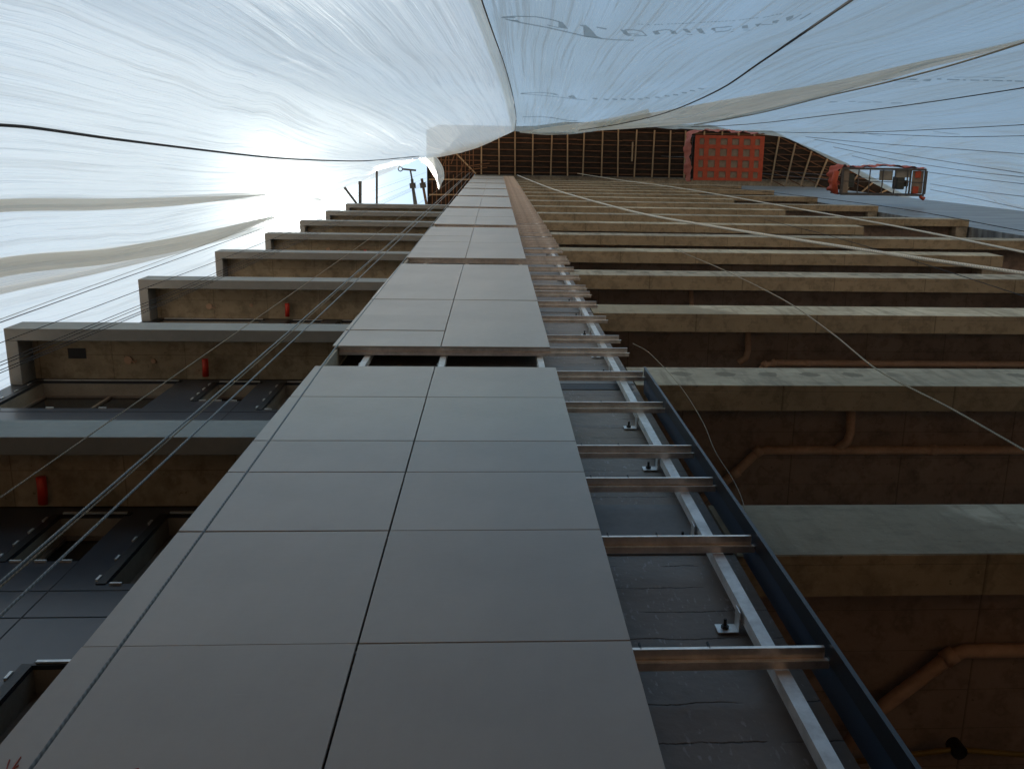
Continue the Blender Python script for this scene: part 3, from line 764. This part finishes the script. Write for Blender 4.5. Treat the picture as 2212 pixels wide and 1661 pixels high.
def blob(mb, poly, ox, oy, s):           # polygon filled by fine horizontal strips
    y0 = min(p[1] for p in poly); y1 = max(p[1] for p in poly); n = max(2, int((y1-y0)/9)); prev = None
    for i in range(n+1):
        y = y0+(y1-y0)*(i+.001)/(n+.002); xs = []
        for a, b in zip(poly, poly[1:]+poly[:1]):
            if (a[1]-y)*(b[1]-y) < 0: xs.append(a[0]+(b[0]-a[0])*(y-a[1])/(b[1]-a[1]))
        if len(xs) < 2: prev = None; continue
        b0 = len(mb.v); m = 5
        for k in range(m+1): mb.v.append(tuple(hit((ox+(min(xs)+(max(xs)-min(xs))*k/m)/s)/1.15732, (oy+y/s)/1.15732)))
        if prev is not None:
            for k in range(m): mb.f.append((prev+k, prev+k+1, b0+k+1, b0+k))
        prev = b0
def finish(mb, name, label, parent_label, cat=None):
    par = next(o for o in COL.objects if o.get('label') == parent_label)
    o = mb.build(name, M['print'], par, loc=tuple(-V(par.location))); tag(o, label); return o
PB = 'blue-grey screen with a printed emblem, right of the seam'; PC = 'grey screen stretched along the right side under many ropes'
mb = MB(); a1 = (1200, 0, 4.424); a2 = (1600, 0, 4.424)
for poly in ([(215, 190), (380, 178), (400, 215), (450, 252), (280, 220)], [(870, 240), (910, 245), (975, 325), (865, 312)], [(1090, 280), (1170, 280), (1230, 330), (1290, 400), (1370, 434), (1150, 408), (1140, 300)],
             [(1550, 330), (1610, 335), (1640, 375), (1700, 400), (1640, 405), (1590, 380)], [(1905, 350), (1960, 340), (2000, 385), (1940, 390)], [(2100, 345), (2160, 345), (2180, 380), (2120, 380)]): blob(mb, poly, *a1)
for pts, w in (([(380, 184), (620, 190), (760, 215), (880, 245)], 12), ([(280, 215), (450, 255), (750, 310), (950, 355), (1150, 402)], 13), ([(740, 280), (870, 310)], 8), ([(1150, 405), (1350, 432), (1500, 445), (1700, 450)], 11),
               ([(1290, 305), (1400, 325)], 14), ([(1600, 335), (1700, 335), (1790, 350), (1840, 395)], 11), ([(1640, 375), (1760, 385)], 8), ([(1700, 402), (1850, 397)], 9), ([(1960, 345), (2060, 331), (2130, 342)], 10)): stroke(mb, pts, w, *a1)
for poly in ([(470, 330), (520, 320), (570, 370), (520, 365)], [(615, 320), (680, 320), (725, 380), (660, 375), (640, 345)], [(775, 325), (830, 310), (840, 355)], [(1000, 340), (1040, 320), (1055, 355), (1010, 360)], [(1125, 285), (1190, 280), (1200, 320), (1130, 320)],
             [(1265, 270), (1345, 262), (1300, 302)], [(1462, 235), (1545, 225), (1510, 262), (1465, 262)], [(1610, 200), (1700, 170), (1690, 205), (1625, 238)]): blob(mb, poly, *a2)
for pts, w in (([(520, 385), (580, 388)], 7), ([(790, 322), (850, 310), (1020, 297)], 10), ([(830, 360), (980, 345), (1010, 318)], 10), ([(1140, 336), (1215, 336)], 7), ([(1335, 279), (1470, 273)], 7), ([(1770, 220), (1830, 185), (1890, 150)], 12), ([(1790, 160), (1650, 240)], 8)): stroke(mb, pts, w, *a2)
sub = [(-25, 270), (120, 280), (300, 270), (500, 263), (700, 250), (900, 241), (1060, 232), (1200, 212), (1400, 192), (1500, 165), (1620, 152)]
for i in range(len(sub)-1):
    (x0, y0), (x1, y1) = sub[i], sub[i+1]; n = int((x1-x0)/34)
    for k in range(n):
        t0 = k/n; t1 = (k+.72)/n
        if random.random() < .85: stroke(mb, [(x0+(x1-x0)*t0, y0+(y1-y0)*t0), (x0+(x1-x0)*t1, y0+(y1-y0)*t1)], 8, *a2)
finish(mb, 'printed_emblem', 'large faded grey emblem and lettering at the top of the screen', PB)
mb = MB(); a3 = (1250, 200, 4.022)
blob(mb, [(675, 158), (740, 156), (775, 192), (700, 182)], *a3); blob(mb, [(500, 132), (560, 140), (598, 160), (540, 152)], *a3)
for pts, w in (([(205, 138), (400, 128), (520, 138)], 7), ([(205, 140), (450, 160), (650, 182), (880, 207)], 6)): stroke(mb, pts, w, *a3)
for x, y in ((955, 190), (1065, 199), (1155, 197), (1240, 197), (1328, 196), (1410, 195), (1480, 184), (1585, 178), (1680, 164), (1765, 152), (1855, 132), (1935, 111), (2020, 91)): stroke(mb, [(x-26, y-3), (x+26, y+3)], 12, *a3)
finish(mb, 'printed_emblem', 'smaller faded emblem repeated further up the screen', PB)
mb = MB()
for pts, w in (([(230, 373), (400, 371), (520, 381), (630, 401), (700, 412), (780, 412)], 8), ([(230, 468), (400, 466), (500, 473)], 6)): stroke(mb, pts, w, *a3)
finish(mb, 'printed_emblem', 'thin foreshortened emblem just below the platform', PB)
mb = MB(); a4 = (2060, 150, 4.424)
blob(mb, [(1070, 237), (1120, 214), (1192, 211), (1172, 241)], *a4)
for pts, w in (([(640, 228), (700, 216), (1040, 216)], 8), ([(720, 236), (1050, 240)], 7), ([(1440, 195), (1700, 192), (2000, 200)], 5), ([(400, 800), (520, 825), (640, 842)], 8), ([(1200, 790), (1380, 815), (1500, 825)], 8)): stroke(mb, pts, w, *a4)
for x0, x1, y in ((950, 1020, 218), (1250, 1300, 214), (1360, 1500, 220), (1540, 1570, 224), (1620, 1720, 226), (1760, 1820, 227), (1860, 1980, 231), (2020, 2080, 233), (2110, 2205, 237)): stroke(mb, [(x0, y), (x1, y+2)], 14, *a4)
for x0, x1, y in ((60, 150, 467), (270, 350, 461), (380, 520, 470), (540, 640, 469), (740, 870, 480)): stroke(mb, [(x0, y), (x1, y)], 8, *a4)
finish(mb, 'printed_emblem', 'faint lettering printed along the right of the screen', PC)

# ------------------------------------------------------------------ ropes
def smooth_px(pts, n=14):
    P = [V((p[0], p[1], 0)) for p in pts]
    return [(q.x, q.y) for q in spline(P, max(n, 6*len(pts)))]
def rope(name, pts3, r, mat, label, group, cat='rope', n=8, knots=()):
    o0 = V(pts3[0]); mb = MB().tube([V(p)-o0 for p in pts3], r, n); o = mb.build(name, M[mat], loc=tuple(o0), smooth=True)
    tag(o, label, cat, group)
    for k in knots:
        q = V(k)-o0; MB().tube([q+V((-.05, 0, -.05)), q+V((.03, .02, .0)), q+V((-.02, -.02, .06)), q+V((.05, 0, .02))], r*1.6, 6).build('knot', M[mat], o)
    return o
def netrope(px, r0, label, mat='rope_dark', off=.05, grp='dark ropes lying against the screens'):
    P = []; 
    for x, y in smooth_px(px):
        d = ray(x, y); best = None
        for b in NETS.values():
            h = b.ray_cast(V((0, 0, 0)), d)
            if h[0] is not None and (best is None or h[3] < best): best = h[3]
        if best is None:
            if P: best = P[-1].length+.3
            else: continue
        P.append(d*(best-off))
    # smooth depth so that the rope hangs taut instead of following each fold
    L = [p.length for p in P]
    for _ in range(3): L = [L[0]] + [min(L[i], (L[i-1]+L[i]+L[i+1])/3) for i in range(1, len(L)-1)] + [L[-1]]
    P = [p.normalized()*l for p, l in zip(P, L)]
    d = P[0]-P[1]                                     # carry the rope on down to its anchor at the ground
    if d.z < -.02 and abs(d.z) > .3*d.length:
        t = (P[0].z-GZ)/-d.z; P = [P[0]+d*t+V((0, 0, .02)), P[0]+d*t*.5+V((0, .04, 0))] + P
    return rope('rope', P, r0, mat, label, grp)
netrope([(1034, -20), (1045, 15), (1066, 75), (1086, 130), (1106, 200), (1115, 255), (1112, 283)], .012, 'thin dark rope down the seam between the bright and the blue-grey screen')
netrope([(-30, 269), (60, 275), (240, 300), (500, 332), (600, 342), (700, 347), (790, 348), (905, 338)], .019, 'thick dark rope sagging across the bright screen towards the sun')
netrope([(1860, -14), (1840, 0), (1760, 55), (1640, 137), (1560, 191), (1450, 240), (1350, 266), (1250, 282)], .022, 'thick dark rope slanting across the screen below the emblem')
netrope([(2240, 80), (2212, 92), (2060, 140), (1900, 182), (1790, 207), (1640, 245), (1500, 270)], .02, 'pale taut rope with a small knot on the right screens', 'rope_tan')
netrope([(2240, 184), (2212, 190), (2000, 222), (1800, 248), (1600, 270), (1400, 276)], .016, 'dark rope just below the pale knotted rope')
netrope([(2240, 268), (2212, 270), (2000, 281), (1900, 285), (1750, 287), (1600, 284)], .014, 'dark level rope ending above the orange platform')
netrope([(2240, 294), (2212, 294), (2060, 296), (1900, 290), (1800, 286)], .011, 'thin dark rope just below the level rope')
for pts, lab in (([(2212, 333), (2000, 318), (1850, 307), (1740, 296)], 'thin grey cord from the platform rim to the right edge, highest of its fan'),
                 ([(2212, 375), (2060, 352), (1900, 326), (1760, 302)], 'thin grey cord second from the top in the fan right of the platform'),
                 ([(2212, 383), (2090, 370), (1930, 345), (1800, 318)], 'thin grey cord with a small knot in the fan right of the platform'),
                 ([(2212, 398), (2100, 385), (1960, 365), (1840, 337)], 'thin grey cord fourth in the fan right of the platform'),
                 ([(2212, 425), (2100, 412), (2010, 398)], 'short grey cord right of the open basket'),
                 ([(2212, 452), (2100, 428), (2010, 410)], 'lowest grey cord right of the open basket')):
    netrope(pts, .012, lab, 'rope_grey', grp='thin cords fanning out right of the platform')
# hanging cables in front of the building
def cab(pa, pb, ya, yb, r, mat, label, grp, ext=True, mid=None):
    a = aY(*pa, ya); b = aY(*pb, yb); pts = []
    if ext: d = (b-a)/(b.z-a.z); g = a + d*(GZ+.02-a.z); pts.append(g)
    n = 10
    for i in range(n+1):
        t = i/n; p = a+(b-a)*t; w = math.sin(t*math.pi)*.01; pts.append(p+V((w, -w*.5, 0)))
    if ext:
        tt = (PZ-.02-b.z)
        if tt > .5: pts.append(b + V((d.x*.2*tt, 0, tt)))
    return rope('cable', pts, r, mat, label, grp, 'cable', 6)
G1 = 'steel blue hoist cables in front of the left wing'
cab((0, 1258), (864, 506), 1.30, 1.33, .0046, 'rope_blue', 'thick steel blue cable in front of the left wing, upper of the close pair', G1)
cab((0, 1330), (866, 515), 1.30, 1.33, .0046, 'rope_blue', 'thick steel blue cable in front of the left wing, lower of the close pair', G1)
cab((0, 1268), (700, 655), 1.32, 1.33, .003, 'rope_tan', 'thin tan cord running between the two blue cables', G1)
cab((0, 1075), (746, 553), 1.30, 1.32, .003, 'rope_tan', 'thin pale cord alone left of the blue cable pair', G1)
cab((65, 1661), (720, 757), 1.30, 1.33, .0046, 'rope_blue', 'steel blue cable hanging in front of the grey panels', G1)
G2 = 'thin dark wires left of the wing'
cab((0, 697), (492, 521), 1.3, 1.3, .0038, 'rope_dark', 'dark wire with a knot, topmost of the wires left of the wing', G2)
cab((0, 690), (500, 508), 1.4, 1.4, .003, 'rope_tan', 'thin pale wire just above the knotted one', G2)
cab((0, 741), (464, 566), 1.3, 1.3, .003, 'rope_dark', 'single dark wire crossing the corner of the wing balcony', G2)
cab((0, 783), (350, 640), 1.3, 1.3, .0026, 'rope_dark', 'dark wire, upper of the lower bunch left of the wing', G2)
cab((0, 790), (350, 646), 1.3, 1.3, .0026, 'rope_dark', 'dark wire, second of the lower bunch left of the wing', G2)
cab((0, 800), (350, 654), 1.3, 1.3, .0026, 'rope_dark', 'dark wire, third of the lower bunch left of the wing', G2)
cab((0, 806), (350, 659), 1.3, 1.3, .0026, 'rope_dark', 'dark wire, lowest of the bunch left of the wing', G2)
def hang(pts, y, r, mat, label, top=False, bottom=True, grp='loose ropes in front of the right balconies', y1=None):
    q = smooth_px(pts, 30); y1 = y if y1 is None else y1
    P = [aY(a, b, y+(y1-y)*i/(len(q)-1)) for i, (a, b) in enumerate(q)]
    if bottom:
        e = P[-1]; d = (P[-1]-P[-2]).normalized()
        P += [e+d*2, V((e.x+d.x*4, y1-.6, GZ+.02))]
    return rope('rope', P, r, mat, label, grp)
hang([(1118, 379), (1150, 392), (1200, 411), (1300, 440), (1400, 465), (1550, 491), (1700, 515), (1950, 553), (2212, 591)], 1.35, .024, 'rope_white', 'thick off-white rope swagging across the right balconies')
hang([(1228, 372), (1330, 388), (1450, 404), (1560, 422), (1700, 447), (1950, 492), (2212, 545)], 1.3, .017, 'rope_white', 'thinner pale rope above the thick white one')
hang([(1455, 538), (1560, 582), (1700, 652), (1800, 722), (1900, 802), (2050, 880), (2212, 972)], 1.5, .006, 'rope_tan', 'grey cord slanting down over the lowest right balconies')
hang([(1650, 474), (1800, 512), (2000, 572), (2212, 640)], 1.4, .005, 'rope_dark', 'thin dark cord below the thick white rope')
hang([(1540, 402), (1700, 420), (1950, 452), (2212, 500)], 1.3, .008, 'rope_dark', 'thin dark cord beneath the orange platform')
hang([(1367, 742), (1400, 760), (1470, 835), (1520, 915), (1545, 975), (1580, 1030), (1600, 1070), (1612, 1112)], 1.58, .0022, 'rope_tan', 'thin curling string beside the rail ends', bottom=False)
hang([(1800, 1440), (1812, 1500), (1838, 1560), (1862, 1610), (1885, 1675)], 1.72, .002, 'rope_tan', 'thin string behind the lowest rails', bottom=False)

# ------------------------------------------------------------------ suspended work platforms
def gondola1():
    z = 45.0; P = [aZ(*p, z) for p in ((1497, 298), (1648, 289), (1648, 391), (1500, 393))]
    x0, x1, y0, y1 = 9.4, 12.72, -.82, 1.27
    o = tag(empty('suspended_platform', (x0, y0, z)), 'orange wrapped hanging platform with a grid of grey squares underneath', 'suspended platform', 'suspended work platforms')
    W, D = x1-x0, y1-y0
    MB().box(0, W, 0, D, .04, .07).build('deck', M['plygrey'], o)
    mb = MB(); nx, ny = 6, 4
    for i in range(nx+1): x = W*i/nx; w = .11+(.1 if i in (0, nx) else 0); mb.box(max(0, x-w), min(W, x+w), 0.001, D-.001, 0, .03)
    for j in range(ny+1): y = D*j/ny; w = .09+(.05 if j in (0, ny) else 0); mb.box(.002, W-.002, max(.002, y-w), min(D-.002, y+w), -.006, -.001)
    mb.build('mesh_straps', M['orange'], o)
    # tarpaulin side wrapped round the left and outer sides, wavy
    mb = MB(); n = 46; pts = []
    path = [(-.10, D*1.02), (-.16, D*.7), (-.20, D*.4), (-.22, D*.15), (-.10, -.08), (.15, -.17), (W*.3, -.20), (W*.55, -.17), (W*.8, -.13), (W, -.1)]
    q = spline([V((a, b, 0)) for a, b in path], n)
    for i, p in enumerate(q):
        for k in range(5):
            zz = -.05+.28*k; wv = .05*math.sin(i*.9+k)+.03*math.sin(i*2.3)
            c = V((W/2, D/2, 0)); d = (p-c).normalized()
            mb.v.append(tuple(V((p.x, p.y, zz))+d*(wv+.02*k)))
    for i in range(n-1):
        for k in range(4): mb.f.append((i*5+k, (i+1)*5+k, (i+1)*5+k+1, i*5+k+1))
    mb.build('tarpaulin', M['pink'], o, smooth=True)
    mb = MB()
    for x in (.05, W/2, W-.05):
        for y in (.05, D-.05): mb.box(x-.025, x+.025, y-.025, y+.025, .07, 1.1)
    for y in (.05, D-.05): mb.box(.05, W-.05, y-.02, y+.02, 1.05, 1.1)
    mb.build('guard_rail', M['steel'], o)
    for x in (.3, W-.3):
        MB().tube([(x, D*.5, 1.1), (x, D*.5, PZ-z)], .012, 6).build('suspension_cable', M['steel'], o)
    MB().box(.1, .2, .1, D-.1, 1.101, 1.16).box(W-.2, W-.1, .1, D-.1, 1.101, 1.16).build('cross_head', M['steel'], o)
gondola1()
def gondola2():
    z = 35.0; x0, x1, y0, y1 = 12.95, 16.15, .46, 1.40
    o = tag(empty('suspended_platform', (x0, y0, z)), 'open hanging work basket with orange cloth ends, floor see-through', 'suspended platform', 'suspended work platforms')
    W, D = x1-x0, y1-y0
    mb = MB()
    for y in (0, D): mb.box(0, W, y-.04, y+.04, 0, .07)
    for x in (0, W): mb.box(x-.05, x+.05, .042, D-.042, .002, .072)
    for x in (.62, 1.05, 1.55, 2.02, 2.5): mb.box(x-.016, x+.016, .041, D-.041, .01, .05)
    mb.box(.05, W-.05, D/2-.012, D/2+.012, .055, .08)
    mb.build('floor_frame', M['steel'], o)
    mb = MB()
    for x in (.0, W/3, 2*W/3, W):
        for y in (0, D): mb.box(x-.022, x+.022, y-.022, y+.022, .073, 1.1)
    for y in (0, D):
        for zz in (.55, 1.06): mb.box(0, W, y-.018, y+.018, zz, zz+.035)
    mb.build('guard_rail', M['steel'], o)
    MB().box(.22, .52, .2, D-.25, .1, .5).build('winch', M['motor'], o, bevel=.03)
    MB().box(2.15, 2.45, .28, D-.2, .1, .55).box(2.45, 2.6, .4, D-.3, .1, .3).build('winch', M['motor'], o, bevel=.03)
    for a, b, c, d, l in ((1.45, 1.95, .05, .42, None), (2.08, 2.62, .04, .30, None)):
        MB().box(a, b, c, d, .09, .13).build('floor_board', M['board'], o)
    MB().box(2.72, W-.06, .05, D-.05, .08, .12).build('end_board', M['plygrey'], o); MB().box(.08, .28, .05, D-.05, .08, .12).build('end_board', M['plygrey'], o)
    MB().box(2.80, 3.02, .06, .30, .05, .078).box(2.76, 2.98, D-.32, D-.06, .05, .078).build('orange_patch', M['orange'], o)
    def drape(path, h, name, z0=.0):
        mb = MB(); n = 30; q = spline([V((a, b, 0)) for a, b in path], n)
        for i, p in enumerate(q):
            t = q[min(i+1, n-1)]-q[max(i-1, 0)]; nn = V((t.y, -t.x, 0)).normalized()
            for k in range(5): mb.v.append(tuple(V((p.x, p.y, z0+h*k/4))+nn*(.04*math.sin(i*1.1+k*.8)+.03*noise.noise((i*.5, k*.7, 3)))))
        for i in range(n-1):
            for k in range(4): mb.f.append((i*5+k, (i+1)*5+k, (i+1)*5+k+1, i*5+k+1))
        return mb.build(name, M['orange'], o, smooth=True)
    drape([(.0, D*1.0), (-.16, D*.85), (-.10, D*.6), (-.20, D*.3), (-.12, .0), (.1, -.12), (.25, -.05)], 1.1, 'end_cloth')
    drape([(.2, -.05), (1.0, -.07), (1.8, -.13), (2.4, -.10), (W, -.05)], 1.1, 'side_cloth', .1)
    MB().tube([(-.25, .1, .0), (-.3, .5, .02), (-.22, .9, .0)], .11, 10).build('cloth_roll', M['orange'], o, smooth=True)
    MB().tube([(W-.15, D+.05, .0), (W+.0, D+.14, .03), (W+.05, D+.1, .1)], .06, 8).build('cloth_tail', M['orange'], o, smooth=True)
    for x in (.1, W-.1): MB().tube([(x, D*.5, 1.1), (x, D*.5, PZ-z)], .012, 6).build('suspension_cable', M['steel'], o)
    for x in (.1, W-.1): MB().box(x-.03, x+.03, 0, D, 1.101, 1.15).build('cross_head', M['steel'], o)
gondola2()

# ------------------------------------------------------------------ light
sd = ray(612, 446)
el = math.asin(sd.z); az = math.atan2(sd.x, sd.y)
sun = bpy.data.lights.new('sun', 'SUN'); sun.energy = 4.0; sun.angle = math.radians(.53); sun.color = (1, .97, .89)
so = bpy.data.objects.new('sun', sun); COL.objects.link(so); so.rotation_euler = sd.to_track_quat('Z', 'Y').to_euler()
w = bpy.data.worlds.new('World'); S.world = w; w.use_nodes = True; nt = w.node_tree; nt.nodes.clear()
N = nt.nodes.new; Lk = nt.links.new
sky = N('ShaderNodeTexSky'); sky.sky_type = 'NISHITA'; sky.sun_disc = False; sky.sun_elevation = el; sky.sun_rotation = az
sky.air_density = 1.0; sky.dust_density = .3; sky.ozone_density = .35; sky.altitude = 700
bg = N('ShaderNodeBackground'); bg.inputs[1].default_value = .15; wo = N('ShaderNodeOutputWorld')
# hazy aureole of the sky round the sun
geo = N('ShaderNodeTexCoord'); dot = N('ShaderNodeVectorMath'); dot.operation = 'DOT_PRODUCT'
nv = N('ShaderNodeVectorMath'); nv.operation = 'NORMALIZE'; Lk(geo.outputs['Generated'], nv.inputs[0]); Lk(nv.outputs[0], dot.inputs[0]); dot.inputs[1].default_value = sd
def mth(op, a, b):
    m = N('ShaderNodeMath'); m.operation = op
    for i, x in enumerate((a, b)):
        if hasattr(x, 'links'): Lk(x, m.inputs[i])
        else: m.inputs[i].default_value = x
    return m.outputs[0]
d0 = mth('MAXIMUM', dot.outputs['Value'], 0.0)
aur = mth('ADD', mth('MULTIPLY', mth('POWER', d0, 5000.0), 420.0), mth('ADD', mth('MULTIPLY', mth('POWER', d0, 700.0), 22.0), mth('MULTIPLY', mth('POWER', d0, 60.0), .25)))
cm = N('ShaderNodeVectorMath'); cm.operation = 'SCALE'; cm.inputs[0].default_value = (.95, 1.0, .93); Lk(aur, cm.inputs['Scale'])
ad = N('ShaderNodeVectorMath'); ad.operation = 'ADD'; tn = N('ShaderNodeVectorMath'); tn.operation = 'MULTIPLY'; tn.inputs[1].default_value = (.98, 1.09, .93); Lk(sky.outputs[0], tn.inputs[0]); Lk(tn.outputs[0], ad.inputs[0]); Lk(cm.outputs[0], ad.inputs[1])
Lk(ad.outputs[0], bg.inputs[0]); Lk(bg.outputs[0], wo.inputs[0])
S.view_settings.view_transform = 'Standard'; S.view_settings.look = 'None'; S.view_settings.exposure = 0.9; S.view_settings.gamma = 1
S.cycles.max_bounces = 10; S.cycles.diffuse_bounces = 5; S.cycles.transmission_bounces = 8; S.cycles.transparent_max_bounces = 24
S.cycles.sample_clamp_indirect = 6; S.cycles.use_denoising = True; S.cycles.caustics_reflective = False
